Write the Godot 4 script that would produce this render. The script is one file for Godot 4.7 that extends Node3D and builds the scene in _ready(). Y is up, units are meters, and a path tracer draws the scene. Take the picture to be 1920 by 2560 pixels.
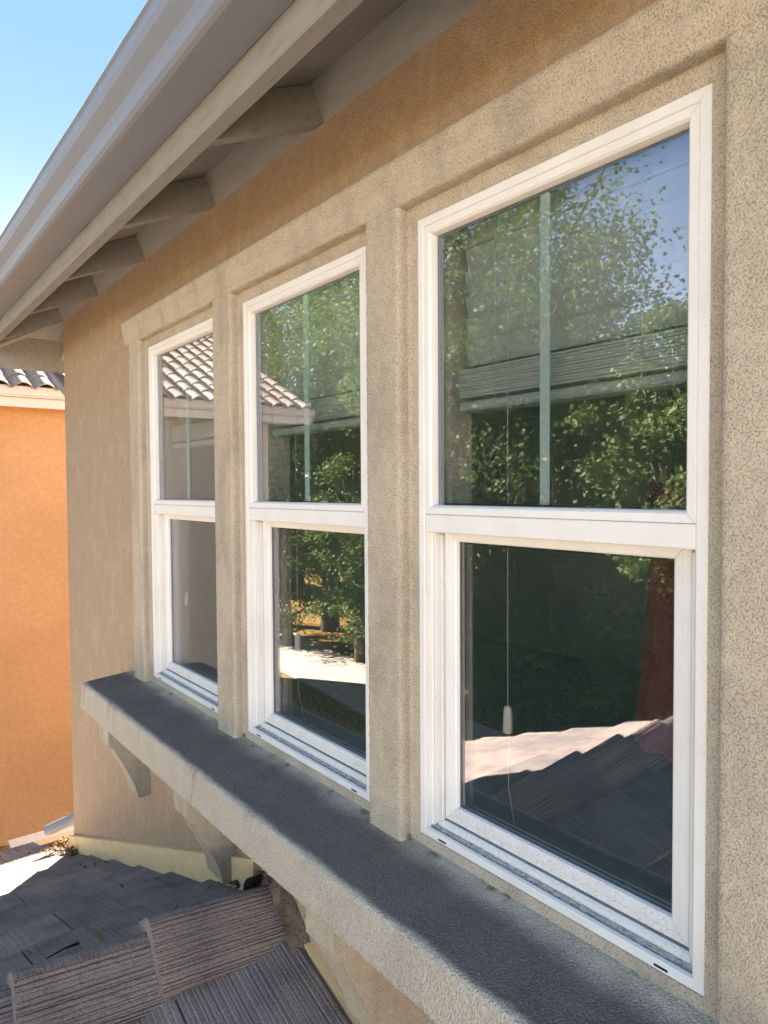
extends Node3D
# A wall with three white windows seen along the wall from the right. The eye is at y = 0; the garden lies at y = GROUND.
# x runs along the wall, z points out of the wall, the wall's face is z = 0.

const GROUND := -4.3
const PITCH := 0.445          # main roof
const LOW := 0.36             # lower roof
const RIDGE_X := -1.65
const RIDGE_Y := -1.115
const CORNER_X := -3.86
const FRAME_W := 0.596
const F_TOP := 0.5385
const F_BOT := -0.7087

var M := {}
var rng := RandomNumberGenerator.new()
var noise := FastNoiseLite.new()

func _ready() -> void:
	# camera
	var cam := Camera3D.new()
	cam.name = "camera"
	add_child(cam)
	cam.keep_aspect = Camera3D.KEEP_HEIGHT
	cam.fov = 73.17
	cam.near = 0.02
	cam.far = 400.0
	var yaw := 0.66821
	var pit := 0.03285
	var rol := -0.0063
	var fw := Vector3(-cos(yaw) * cos(pit), -sin(pit), -sin(yaw) * cos(pit))
	var rt := fw.cross(Vector3.UP).normalized()
	var up := rt.cross(fw)
	var r2 := rt * cos(rol) + up * sin(rol)
	var u2 := up * cos(rol) - rt * sin(rol)
	cam.transform = Transform3D(Basis(r2, u2, -fw), Vector3(0, 0, 0.93))
	cam.current = true
	# sky and exposure
	var sm := ProceduralSkyMaterial.new()
	sm.sky_top_color = lin(0.029, 0.052, 0.089)
	sm.sky_horizon_color = lin(0.63, 0.635, 0.625)
	sm.sky_curve = 0.08
	sm.ground_bottom_color = lin(0.20, 0.17, 0.12)
	sm.ground_horizon_color = lin(0.42, 0.40, 0.36)
	sm.sun_angle_max = 20.0
	sm.sky_energy_multiplier = 1.0
	var sky := Sky.new()
	sky.sky_material = sm
	var env := Environment.new()
	env.background_mode = Environment.BG_SKY
	env.sky = sky
	env.tonemap_mode = Environment.TONE_MAPPER_LINEAR
	env.tonemap_exposure = 13.4
	env.sdfgi_enabled = true
	env.ssao_enabled = true
	env.ssil_enabled = true
	var we := WorldEnvironment.new()
	we.name = "environment"
	we.environment = env
	add_child(we)
	# sun: behind the house, low, from the far left
	var sun := DirectionalLight3D.new()
	sun.name = "sun"
	add_child(sun)
	var to_sun := Vector3(-0.727, 0.482, -0.468).normalized()
	sun.transform = Transform3D(Basis.looking_at(-to_sun, Vector3.UP), Vector3.ZERO)
	sun.light_energy = 1.6
	sun.light_color = Color(1.0, 0.94, 0.85)
	sun.light_angular_distance = 0.53
	sun.shadow_enabled = true

	rng.seed = 7
	noise.seed = 11
	noise.noise_type = FastNoiseLite.TYPE_SIMPLEX_SMOOTH
	noise.frequency = 1.0
	noise.fractal_octaves = 3
	make_materials()
	setting()
	main_house()
	neighbour()
	garden()
	small_things()

# ------------------------------------------------------------------ helpers

func lin(r: float, g: float, b: float, a := 1.0) -> Color:
	return Color(r, g, b, a).linear_to_srgb()

func tag(o: Node, label := "", category := "", group := "", kind := "") -> Node:
	if label: o.set_meta("label", label)
	if category: o.set_meta("category", category)
	if group: o.set_meta("group", group)
	if kind: o.set_meta("kind", kind)
	return o

func base(called: String, at := Vector3.ZERO, parent: Node = self) -> Node3D:
	var n := Node3D.new()
	n.name = called
	n.position = at
	parent.add_child(n, true)
	return n

func put(called: String, mesh: Mesh, mat: Material, parent: Node = self, tr := Transform3D()) -> MeshInstance3D:
	var o := MeshInstance3D.new()
	o.name = called
	o.mesh = mesh
	o.material_override = mat
	o.transform = tr
	parent.add_child(o, true)
	return o

func tool() -> SurfaceTool:
	var st := SurfaceTool.new()
	st.begin(Mesh.PRIMITIVE_TRIANGLES)
	st.set_smooth_group(-1)
	return st

func done(st: SurfaceTool) -> ArrayMesh:
	st.generate_normals()
	return st.commit()

func tri(st: SurfaceTool, a: Vector3, b: Vector3, c: Vector3, hint: Vector3) -> void:
	if (a - c).cross(a - b).dot(hint) < 0.0:
		var t := b
		b = c
		c = t
	st.add_vertex(a); st.add_vertex(b); st.add_vertex(c)

func quad(st: SurfaceTool, a: Vector3, b: Vector3, c: Vector3, d: Vector3, hint: Vector3) -> void:
	tri(st, a, b, c, hint)
	tri(st, a, c, d, hint)

# a box with chamfered edges
func cbox(st: SurfaceTool, lo: Vector3, hi: Vector3, ch := 0.002) -> void:
	var c := (lo + hi) * 0.5
	var h := (hi - lo) * 0.5
	ch = minf(ch, minf(h.x, minf(h.y, h.z)) * 0.45)
	var k := func(sx, sy, sz, ax):    # the corner's vertex that lies on the face across axis ax
		var v := Vector3(h.x - ch, h.y - ch, h.z - ch)
		v[ax] = h[ax]
		return c + Vector3(v.x * sx, v.y * sy, v.z * sz)
	for s in [-1, 1]:
		quad(st, k.call(s, -1, -1, 0), k.call(s, 1, -1, 0), k.call(s, 1, 1, 0), k.call(s, -1, 1, 0), Vector3(s, 0, 0))
		quad(st, k.call(-1, s, -1, 1), k.call(1, s, -1, 1), k.call(1, s, 1, 1), k.call(-1, s, 1, 1), Vector3(0, s, 0))
		quad(st, k.call(-1, -1, s, 2), k.call(1, -1, s, 2), k.call(1, 1, s, 2), k.call(-1, 1, s, 2), Vector3(0, 0, s))
		for t in [-1, 1]:
			quad(st, k.call(s, t, -1, 0), k.call(s, t, 1, 0), k.call(s, t, 1, 1), k.call(s, t, -1, 1), Vector3(s, t, 0))
			quad(st, k.call(s, -1, t, 0), k.call(s, 1, t, 0), k.call(s, 1, t, 2), k.call(s, -1, t, 2), Vector3(s, 0, t))
			quad(st, k.call(-1, s, t, 1), k.call(1, s, t, 1), k.call(1, s, t, 2), k.call(-1, s, t, 2), Vector3(0, s, t))
			for u in [-1, 1]:
				tri(st, k.call(s, t, u, 0), k.call(s, t, u, 1), k.call(s, t, u, 2), Vector3(s, t, u))

func box_mesh(lo: Vector3, hi: Vector3, ch := 0.002) -> ArrayMesh:
	var st := tool()
	cbox(st, lo, hi, ch)
	return done(st)

# a closed outline in (u, v) drawn out from w0 to w1; ax, ay, az are the directions of u, v, w
func sweep(st: SurfaceTool, pts: PackedVector2Array, o: Vector3, ax: Vector3, ay: Vector3, az: Vector3, w0: float, w1: float, nw := 1, amp := 0.0, freq := 60.0, smooth := false, caps := true, uvs := false) -> void:
	var n := pts.size()
	var area := 0.0
	for i in n:
		var p := pts[i]
		var q := pts[(i + 1) % n]
		area += p.x * q.y - q.x * p.y
	var sgn := 1.0 if area > 0.0 else -1.0
	var arc := PackedFloat32Array([0.0])
	for i in n:
		arc.append(arc[i] + pts[i].distance_to(pts[(i + 1) % n]))
	var nrm: Array[Vector3] = []
	for i in n:
		var t := pts[(i + 1) % n] - pts[(i - 1 + n) % n]
		var m := Vector2(t.y, -t.x).normalized() * sgn
		nrm.append(ax * m.x + ay * m.y)
	var rows: Array[PackedVector3Array] = []
	for j in nw + 1:
		var w := lerpf(w0, w1, float(j) / nw)
		var row := PackedVector3Array()
		row.resize(n)
		for i in n:
			var p := o + ax * pts[i].x + ay * pts[i].y + az * w
			if amp > 0.0:
				p += nrm[i] * amp * noise.get_noise_3dv(p * freq)
			row[i] = p
		rows.append(row)
	st.set_smooth_group(0 if smooth else -1)
	for j in nw:
		for i in n:
			var i2 := (i + 1) % n
			var h := nrm[i] + nrm[i2]
			var a := rows[j][i]
			var b := rows[j][i2]
			var c := rows[j + 1][i2]
			var d := rows[j + 1][i]
			if uvs:
				var ua := Vector2(float(j) / nw, arc[i] / arc[n])
				var ub := Vector2(float(j) / nw, arc[i + 1] / arc[n])
				var uc := Vector2(float(j + 1) / nw, arc[i + 1] / arc[n])
				var ud := Vector2(float(j + 1) / nw, arc[i] / arc[n])
				if (a - c).cross(a - b).dot(h) < 0.0:
					for e in [[ua, a], [uc, c], [ub, b], [ua, a], [ud, d], [uc, c]]:
						st.set_uv(e[0]); st.add_vertex(e[1])
				else:
					for e in [[ua, a], [ub, b], [uc, c], [ua, a], [uc, c], [ud, d]]:
						st.set_uv(e[0]); st.add_vertex(e[1])
			else:
				quad(st, a, b, c, d, h)
	if caps:
		st.set_smooth_group(-1)
		var idx := Geometry2D.triangulate_polygon(pts)
		for e in [[0, -1.0], [nw, 1.0]]:
			if uvs: st.set_uv(Vector2(0.002 if e[0] == 0 else 0.998, 0.5))
			for t in range(0, idx.size(), 3):
				tri(st, rows[e[0]][idx[t]], rows[e[0]][idx[t + 1]], rows[e[0]][idx[t + 2]], az * e[1])

func prism(pts: PackedVector2Array, o: Vector3, ax: Vector3, ay: Vector3, az: Vector3, w0: float, w1: float) -> ArrayMesh:
	var st := tool()
	sweep(st, pts, o, ax, ay, az, w0, w1)
	return done(st)

# a closed outline with rounded corners, cut into short pieces
func rounded(pts: Array, radii: Array, step := 0.006) -> PackedVector2Array:
	var out := PackedVector2Array()
	var n := pts.size()
	for i in n:
		var p: Vector2 = pts[i]
		var a: Vector2 = pts[(i - 1 + n) % n]
		var b: Vector2 = pts[(i + 1) % n]
		var r: float = radii[i]
		if r <= 0.0:
			out.append(p)
		else:
			var p0 := p + (a - p).normalized() * r
			var p1 := p + (b - p).normalized() * r
			var m := maxi(3, int(r * 1.6 / step))
			for k in m + 1:
				var t := float(k) / m
				out.append(p0.lerp(p, t).lerp(p.lerp(p1, t), t))
	var fine := PackedVector2Array()
	for i in out.size():
		var p := out[i]
		var q := out[(i + 1) % out.size()]
		if p.distance_to(q) < 1e-6:
			continue
		var m := maxi(1, int(p.distance_to(q) / step))
		for k in m:
			fine.append(p.lerp(q, float(k) / m))
	return fine

func tube(st: SurfaceTool, path: Array, radii: Array, sides := 10) -> void:
	st.set_smooth_group(0)
	var rings := []
	for i in path.size():
		var a: Vector3 = path[maxi(i - 1, 0)]
		var b: Vector3 = path[mini(i + 1, path.size() - 1)]
		var d := (b - a).normalized()
		var s := d.cross(Vector3(0.31, 0.2, 0.93)).normalized()
		var t := d.cross(s)
		var ring := []
		for k in sides:
			var an := TAU * k / sides
			ring.append(path[i] + (s * cos(an) + t * sin(an)) * radii[i])
		rings.append(ring)
	for i in path.size() - 1:
		for k in sides:
			var k2 := (k + 1) % sides
			quad(st, rings[i][k], rings[i][k2], rings[i + 1][k2], rings[i + 1][k], rings[i][k] + rings[i][k2] - path[i] * 2.0)
	for e in [0, path.size() - 1]:
		var out: Vector3 = (path[e] - path[1 if e == 0 else e - 1])
		for k in sides:
			tri(st, path[e], rings[e][k], rings[e][(k + 1) % sides], out)

# ------------------------------------------------------------------ materials

func ramp(stops: Array) -> Gradient:
	var g := Gradient.new()
	var off := PackedFloat32Array()
	var col := PackedColorArray()
	for s in stops:
		off.append(s[0])
		col.append(s[1])
	g.offsets = off
	g.colors = col
	return g

func tex(freq: float, stops: Array, size := 512, octaves := 3, seed_ := 1, type := FastNoiseLite.TYPE_SIMPLEX_SMOOTH, gain := 0.5) -> NoiseTexture2D:
	var n := FastNoiseLite.new()
	n.seed = seed_
	n.noise_type = type
	n.frequency = freq
	n.fractal_octaves = octaves
	n.fractal_gain = gain
	var t := NoiseTexture2D.new()
	t.width = size
	t.height = size
	t.seamless = true
	t.seamless_blend_skirt = 0.15
	t.noise = n
	if stops.size():
		t.color_ramp = ramp(stops)
	return t

func mat(c: Color, rough := 0.9, spec := 0.3) -> StandardMaterial3D:
	var m := StandardMaterial3D.new()
	m.albedo_color = c
	m.roughness = rough
	m.metallic_specular = spec
	return m

func tri_map(m: StandardMaterial3D, per_metre: float) -> void:
	m.uv1_triplanar = true
	m.uv1_world_triplanar = true
	m.uv1_triplanar_sharpness = 4.0
	m.uv1_scale = Vector3.ONE * per_metre

func over(m: StandardMaterial3D, t: Texture2D, scale: Vector3) -> void:
	m.detail_enabled = true
	m.detail_blend_mode = BaseMaterial3D.BLEND_MODE_MUL
	m.detail_albedo = t
	m.detail_uv_layer = BaseMaterial3D.DETAIL_UV_2
	m.uv2_triplanar = true
	m.uv2_world_triplanar = true
	m.uv2_triplanar_sharpness = 4.0
	m.uv2_scale = scale

func grey(v: float) -> Color:
	return Color(v, v, v)

# grains of sand standing close together, on softer swells, with fine roughness over both
func stucco_maps() -> Array:
	var N := 1024
	var im := []
	for e in [[FastNoiseLite.TYPE_CELLULAR, 0.15, 1, 5], [FastNoiseLite.TYPE_SIMPLEX_SMOOTH, 0.06, 2, 6], [FastNoiseLite.TYPE_VALUE_CUBIC, 0.30, 2, 7], [FastNoiseLite.TYPE_SIMPLEX_SMOOTH, 0.012, 3, 8]]:
		var n := FastNoiseLite.new()
		n.noise_type = e[0]
		n.frequency = e[1]
		n.fractal_octaves = e[2]
		n.seed = e[3]
		n.cellular_return_type = FastNoiseLite.RETURN_DISTANCE
		n.cellular_jitter = 1.0
		im.append(n.get_seamless_image(N, N, false, false, 0.12).get_data())
	var h := PackedByteArray()
	var c := PackedByteArray()
	h.resize(N * N)
	c.resize(N * N)
	for i in N * N:
		var v: float = (255 - im[0][i]) * 0.0019 + im[1][i] * 0.0011 + im[2][i] * 0.0010
		h[i] = int(clampf(v, 0.0, 1.0) * 255.0)
		var pit := smoothstep(0.34, 0.66, v)
		c[i] = int((0.82 + 0.17 * pit) * (0.93 + im[3][i] * 0.00027) * 255.0)
	return [ImageTexture.create_from_image(Image.create_from_data(N, N, false, Image.FORMAT_L8, h)), ImageTexture.create_from_image(Image.create_from_data(N, N, false, Image.FORMAT_L8, c))]

func make_materials() -> void:
	# sand-float stucco: a grain of about 5 mm, its pits a darker colour
	var pair := stucco_maps()
	var height: Texture2D = pair[0]
	var grit: Texture2D = pair[1]
	M.height = height
	var blotch := tex(0.012, [[0.0, Color(0.86, 0.86, 0.87)], [0.5, Color(0.97, 0.97, 0.97)], [1.0, Color(1, 1, 1)]], 512, 4, 9)
	var streak := tex(0.02, [[0.0, Color(0.955, 0.952, 0.95)], [0.5, Color(0.97, 0.97, 0.97)], [0.66, Color(0.975, 0.975, 0.975)], [0.74, Color(1.0, 1.0, 1.0)], [1.0, Color(1, 1, 1)]], 512, 5, 19)
	var film0 := tex(0.01, [[0.0, Color(0.95, 0.95, 0.95)], [0.6, grey(0.99)], [1.0, grey(1.0)]], 256, 4, 44)
	for e in [["wall", lin(0.57, 0.435, 0.30), 2.4, streak, Vector3(0.9, 0.4, 0.9)], ["trim", lin(0.655, 0.57, 0.435), 2.4, blotch, Vector3(0.9, 0.5, 0.9)], ["beige", lin(0.46, 0.40, 0.33), 1.0, film0, Vector3(0.35, 0.35, 0.35)], ["orange", lin(0.67, 0.365, 0.175), 1.0, film0, Vector3(0.35, 0.35, 0.35)]]:
		var m := mat(e[1], 0.95, 0.2)
		m.albedo_texture = grit
		m.heightmap_enabled = true
		m.heightmap_texture = height
		m.heightmap_scale = 0.32
		tri_map(m, e[2])
		over(m, e[3], e[4])
		M[e[0]] = m
	# painted wood of the eaves
	var wood := tex(0.02, [[0.0, grey(0.84)], [0.3, grey(0.95)], [1.0, grey(1.0)]], 512, 5, 23)
	for e in [["eave", lin(0.31, 0.302, 0.288)], ["cream_board", lin(0.80, 0.615, 0.335)], ["far_fascia", lin(0.66, 0.55, 0.47)]]:
		var m := mat(e[1], 0.7, 0.35)
		m.albedo_texture = wood
		m.heightmap_enabled = true
		m.heightmap_texture = wood
		m.heightmap_scale = 0.08
		m.uv1_triplanar = true
		m.uv1_world_triplanar = true
		m.uv1_scale = Vector3(0.7, 3.0, 3.0)
		M[e[0]] = m
	var gm := mat(lin(0.235, 0.255, 0.30), 0.38, 0.5)
	gm.albedo_texture = tex(0.03, [[0.0, grey(0.955)], [0.5, grey(0.98)], [1.0, grey(1.0)]], 512, 5, 31)
	gm.uv1_triplanar = true
	gm.uv1_world_triplanar = true
	gm.uv1_scale = Vector3(3.0, 0.8, 3.0)
	M.gutter = gm
	# vinyl, clean and with grime caught in it
	var speck := tex(0.09, [[0.0, Color(0.50, 0.48, 0.45)], [0.22, Color(0.80, 0.78, 0.75)], [0.30, grey(0.97)], [1.0, grey(1.0)]], 512, 3, 41)
	var film := tex(0.01, [[0.0, Color(0.965, 0.96, 0.95)], [0.6, grey(0.995)], [1.0, grey(1.0)]], 512, 4, 43)
	var v := mat(lin(0.85, 0.84, 0.80), 0.42, 0.5)
	v.albedo_texture = tex(0.14, [[0.0, grey(0.80)], [0.14, grey(0.95)], [0.20, grey(0.99)], [1.0, grey(1.0)]], 512, 2, 47)
	tri_map(v, 2.6)
	over(v, film, Vector3(1.7, 1.1, 1.7))
	M.vinyl = v
	var d := mat(lin(0.82, 0.81, 0.775), 0.5, 0.45)
	d.albedo_texture = speck
	d.uv1_triplanar = true
	d.uv1_world_triplanar = true
	d.uv1_scale = Vector3(2.4, 9.0, 9.0)
	over(d, film, Vector3(3.0, 3.0, 3.0))
	M.vinyl_dirty = d
	var tr := mat(lin(0.52, 0.50, 0.48), 0.7, 0.3)
	tr.albedo_texture = tex(0.05, [[0.0, grey(0.35)], [0.3, grey(0.62)], [0.55, grey(0.95)], [1.0, grey(1.0)]], 512, 4, 53)
	tr.uv1_triplanar = true
	tr.uv1_world_triplanar = true
	tr.uv1_scale = Vector3(3.0, 12.0, 12.0)
	M.track = tr
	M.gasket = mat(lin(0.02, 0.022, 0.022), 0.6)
	# glass: clear panes and a thin metal film on one of them
	var g := StandardMaterial3D.new()
	g.transparency = BaseMaterial3D.TRANSPARENCY_ALPHA
	g.albedo_color = Color(0.55, 0.72, 0.66, 0.015)
	g.roughness = 0.0
	g.metallic_specular = 0.5
	M.glass = g
	var im := Image.create(4, 4, false, Image.FORMAT_RGBA8)
	im.fill(Color(1, 1, 1, 1))
	var cf := StandardMaterial3D.new()
	cf.transparency = BaseMaterial3D.TRANSPARENCY_ALPHA
	cf.albedo_texture = ImageTexture.create_from_image(im)
	cf.albedo_color = Color(0.84, 0.87, 0.98, 0.23)
	cf.metallic = 1.0
	cf.roughness = 0.0
	M.coating = cf
	M.bar = mat(lin(0.36, 0.46, 0.42), 0.5)
	M.blind = mat(lin(0.38, 0.43, 0.385), 0.6)
	M.blind.backlight_enabled = true
	M.blind.backlight = lin(0.25, 0.25, 0.23)
	M.cord = mat(lin(0.5, 0.5, 0.45), 0.8)
	M.plaster = mat(lin(0.55, 0.50, 0.43), 0.95, 0.2)
	M.carpet = mat(lin(0.16, 0.14, 0.12), 1.0, 0.1)
	M.carpet.albedo_texture = tex(0.12, [[0.0, grey(0.6)], [1.0, grey(1.0)]], 256, 3, 61)
	tri_map(M.carpet, 2.0)
	M.red = mat(lin(0.22, 0.012, 0.022), 0.95, 0.1)
	M.blue = mat(lin(0.03, 0.05, 0.12), 0.95, 0.1)
	# concrete roof tiles
	var crumb := tex(0.11, [[0.0, grey(0.55)], [0.5, grey(0.9)], [1.0, grey(1.0)]], 512, 4, 71)
	var mott := tex(0.012, [[0.0, Color(0.78, 0.77, 0.80)], [0.5, Color(0.92, 0.92, 0.93)], [1.0, Color(1, 1, 1)]], 512, 4, 73)
	var tints := [lin(0.375, 0.31, 0.268), lin(0.335, 0.283, 0.248), lin(0.41, 0.332, 0.28), lin(0.30, 0.26, 0.235)]
	M.tiles = []
	for t in tints:
		var m := mat(t, 0.95, 0.2)
		m.albedo_texture = crumb
		m.heightmap_enabled = true
		m.heightmap_texture = crumb
		m.heightmap_scale = 0.12
		tri_map(m, 3.0)
		over(m, mott, Vector3(0.8, 0.8, 0.8))
		M.tiles.append(m)
	var mo := mat(lin(0.24, 0.20, 0.16), 1.0, 0.15)
	mo.albedo_texture = crumb
	mo.heightmap_enabled = true
	mo.heightmap_texture = height
	mo.heightmap_scale = 0.5
	tri_map(mo, 2.0)
	M.mortar = mo
	M.clay = []
	for t in [lin(0.50, 0.385, 0.315), lin(0.54, 0.42, 0.35), lin(0.46, 0.36, 0.30)]:
		var m := mat(t, 0.9, 0.2)
		m.albedo_texture = crumb
		tri_map(m, 1.0)
		over(m, mott, Vector3(0.5, 0.5, 0.5))
		M.clay.append(m)
	# garden
	var gr := mat(lin(0.42, 0.31, 0.19), 1.0, 0.1)
	gr.albedo_texture = tex(0.05, [[0.0, Color(0.35, 0.42, 0.28)], [0.4, Color(0.65, 0.62, 0.42)], [0.7, Color(0.95, 0.85, 0.7)], [1.0, grey(1.0)]], 512, 5, 81)
	tri_map(gr, 0.35)
	M.soil = gr
	var cc := mat(lin(0.56, 0.49, 0.41), 0.95, 0.2)
	cc.albedo_texture = tex(0.02, [[0.0, grey(0.8)], [1.0, grey(1.0)]], 512, 5, 83)
	tri_map(cc, 0.3)
	M.concrete = cc
	M.bark = mat(lin(0.22, 0.19, 0.15), 1.0, 0.1)
	M.bark.albedo_texture = tex(0.06, [[0.0, grey(0.5)], [1.0, grey(1.0)]], 256, 4, 85)
	tri_map(M.bark, 1.0)
	var lf := mat(Color(1, 1, 1), 0.6, 0.35)
	lf.vertex_color_use_as_albedo = true
	lf.backlight_enabled = true
	lf.backlight = lin(0.5, 0.55, 0.3)
	M.leaf = lf
	var dl := mat(Color(1, 1, 1), 0.9, 0.2)
	dl.vertex_color_use_as_albedo = true
	M.dry_leaf = dl

# ------------------------------------------------------------------ ground

func setting() -> void:
	var st := tool()
	quad(st, Vector3(-150, GROUND, -150), Vector3(150, GROUND, -150), Vector3(150, GROUND, 150), Vector3(-150, GROUND, 150), Vector3.UP)
	tag(put("ground", done(st), M.soil), "bare brown soil with dry leaves and weeds around the houses", "ground", "", "structure")
	st = tool()
	var a := [[-40.0, 7.0, 10.6], [-26.0, 7.2, 10.2], [-18.0, 7.4, 9.6], [-13.0, 7.0, 8.9], [-9.5, 6.6, 8.0], [-6.0, 5.0, 8.0], [-5.0, 2.6, 8.3], [9.0, 2.6, 10.0], [10.0, 6.0, 10.0], [40.0, 6.2, 10.0]]  # the broad apron before the house is added to bounce sunlight onto the wall
	for i in a.size() - 1:
		var p: Array = a[i]
		var q: Array = a[i + 1]
		quad(st, Vector3(p[0], GROUND + 0.03, p[1]), Vector3(q[0], GROUND + 0.03, q[1]), Vector3(q[0], GROUND + 0.03, q[2]), Vector3(p[0], GROUND + 0.03, p[2]), Vector3.UP)
		quad(st, Vector3(p[0], GROUND + 0.03, p[1]), Vector3(q[0], GROUND + 0.03, q[1]), Vector3(q[0], GROUND - 0.05, q[1]), Vector3(p[0], GROUND - 0.05, p[1]), Vector3(0, 0, -1))
	tag(put("driveway", done(st), M.concrete), "pale concrete driveway curving past the houses under the trees, with an added apron for bounced light", "driveway", "", "structure")

# ------------------------------------------------------------------ the house

func frame_left(i: int) -> float:
	return [-2.5975, -1.8237, -1.0583][i]

func main_house() -> void:
	var h := base("house")
	tag(h, "tan stucco house with three white windows, plaster ledge and grey tiled lower roof", "house")
	house_walls(h)
	plaster_trim(h)
	eaves(h)
	for i in 3:
		window(h, frame_left(i))
	lower_roof(h)
	room(h)

func house_walls(h: Node3D) -> void:
	var st := tool()
	var xs := [CORNER_X + 0.02]
	for i in 3:
		xs.append(frame_left(i))
		xs.append(frame_left(i) + FRAME_W)
	xs.append(1.4)
	var ys := [GROUND - 0.1, F_BOT, F_TOP, 0.90]
	var back := -0.14
	for i in xs.size() - 1:
		for j in 3:
			if j == 1 and i % 2 == 1:
				var x0: float = xs[i]
				var x1: float = xs[i + 1]
				quad(st, Vector3(x0, F_BOT, 0), Vector3(x0, F_TOP, 0), Vector3(x0, F_TOP, back), Vector3(x0, F_BOT, back), Vector3(1, 0, 0))
				quad(st, Vector3(x1, F_BOT, 0), Vector3(x1, F_TOP, 0), Vector3(x1, F_TOP, back), Vector3(x1, F_BOT, back), Vector3(-1, 0, 0))
				quad(st, Vector3(x0, F_BOT, 0), Vector3(x1, F_BOT, 0), Vector3(x1, F_BOT, back), Vector3(x0, F_BOT, back), Vector3(0, 1, 0))
				quad(st, Vector3(x0, F_TOP, 0), Vector3(x1, F_TOP, 0), Vector3(x1, F_TOP, back), Vector3(x0, F_TOP, back), Vector3(0, -1, 0))
				continue
			quad(st, Vector3(xs[i], ys[j], 0), Vector3(xs[i + 1], ys[j], 0), Vector3(xs[i + 1], ys[j + 1], 0), Vector3(xs[i], ys[j + 1], 0), Vector3(0, 0, 1))
			quad(st, Vector3(xs[i], ys[j], back), Vector3(xs[i + 1], ys[j], back), Vector3(xs[i + 1], ys[j + 1], back), Vector3(xs[i], ys[j + 1], back), Vector3(0, 0, -1))
	# rounded corner and the wall round it
	st.set_smooth_group(0)
	var prev := Vector2(CORNER_X + 0.02, 0.0)
	var pn := Vector2(0, 1)
	for k in range(1, 7):
		var an := PI / 2 + PI / 2 * k / 6.0
		var p := Vector2(CORNER_X + 0.02 + 0.02 * cos(an), -0.02 + 0.02 * sin(an))
		quad(st, Vector3(prev.x, ys[0], prev.y), Vector3(p.x, ys[0], p.y), Vector3(p.x, 0.9, p.y), Vector3(prev.x, 0.9, prev.y), Vector3(cos(an), 0, sin(an)))
		prev = p
	st.set_smooth_group(-1)
	quad(st, Vector3(CORNER_X, ys[0], -0.02), Vector3(CORNER_X, 0.9, -0.02), Vector3(CORNER_X, 0.9, -7), Vector3(CORNER_X, ys[0], -7), Vector3(-1, 0, 0))
	quad(st, Vector3(CORNER_X, ys[0], -7), Vector3(CORNER_X, 0.9, -7), Vector3(1.4, 0.9, -7), Vector3(1.4, ys[0], -7), Vector3(0, 0, -1))
	put("wall", done(st), M.wall, h)

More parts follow.
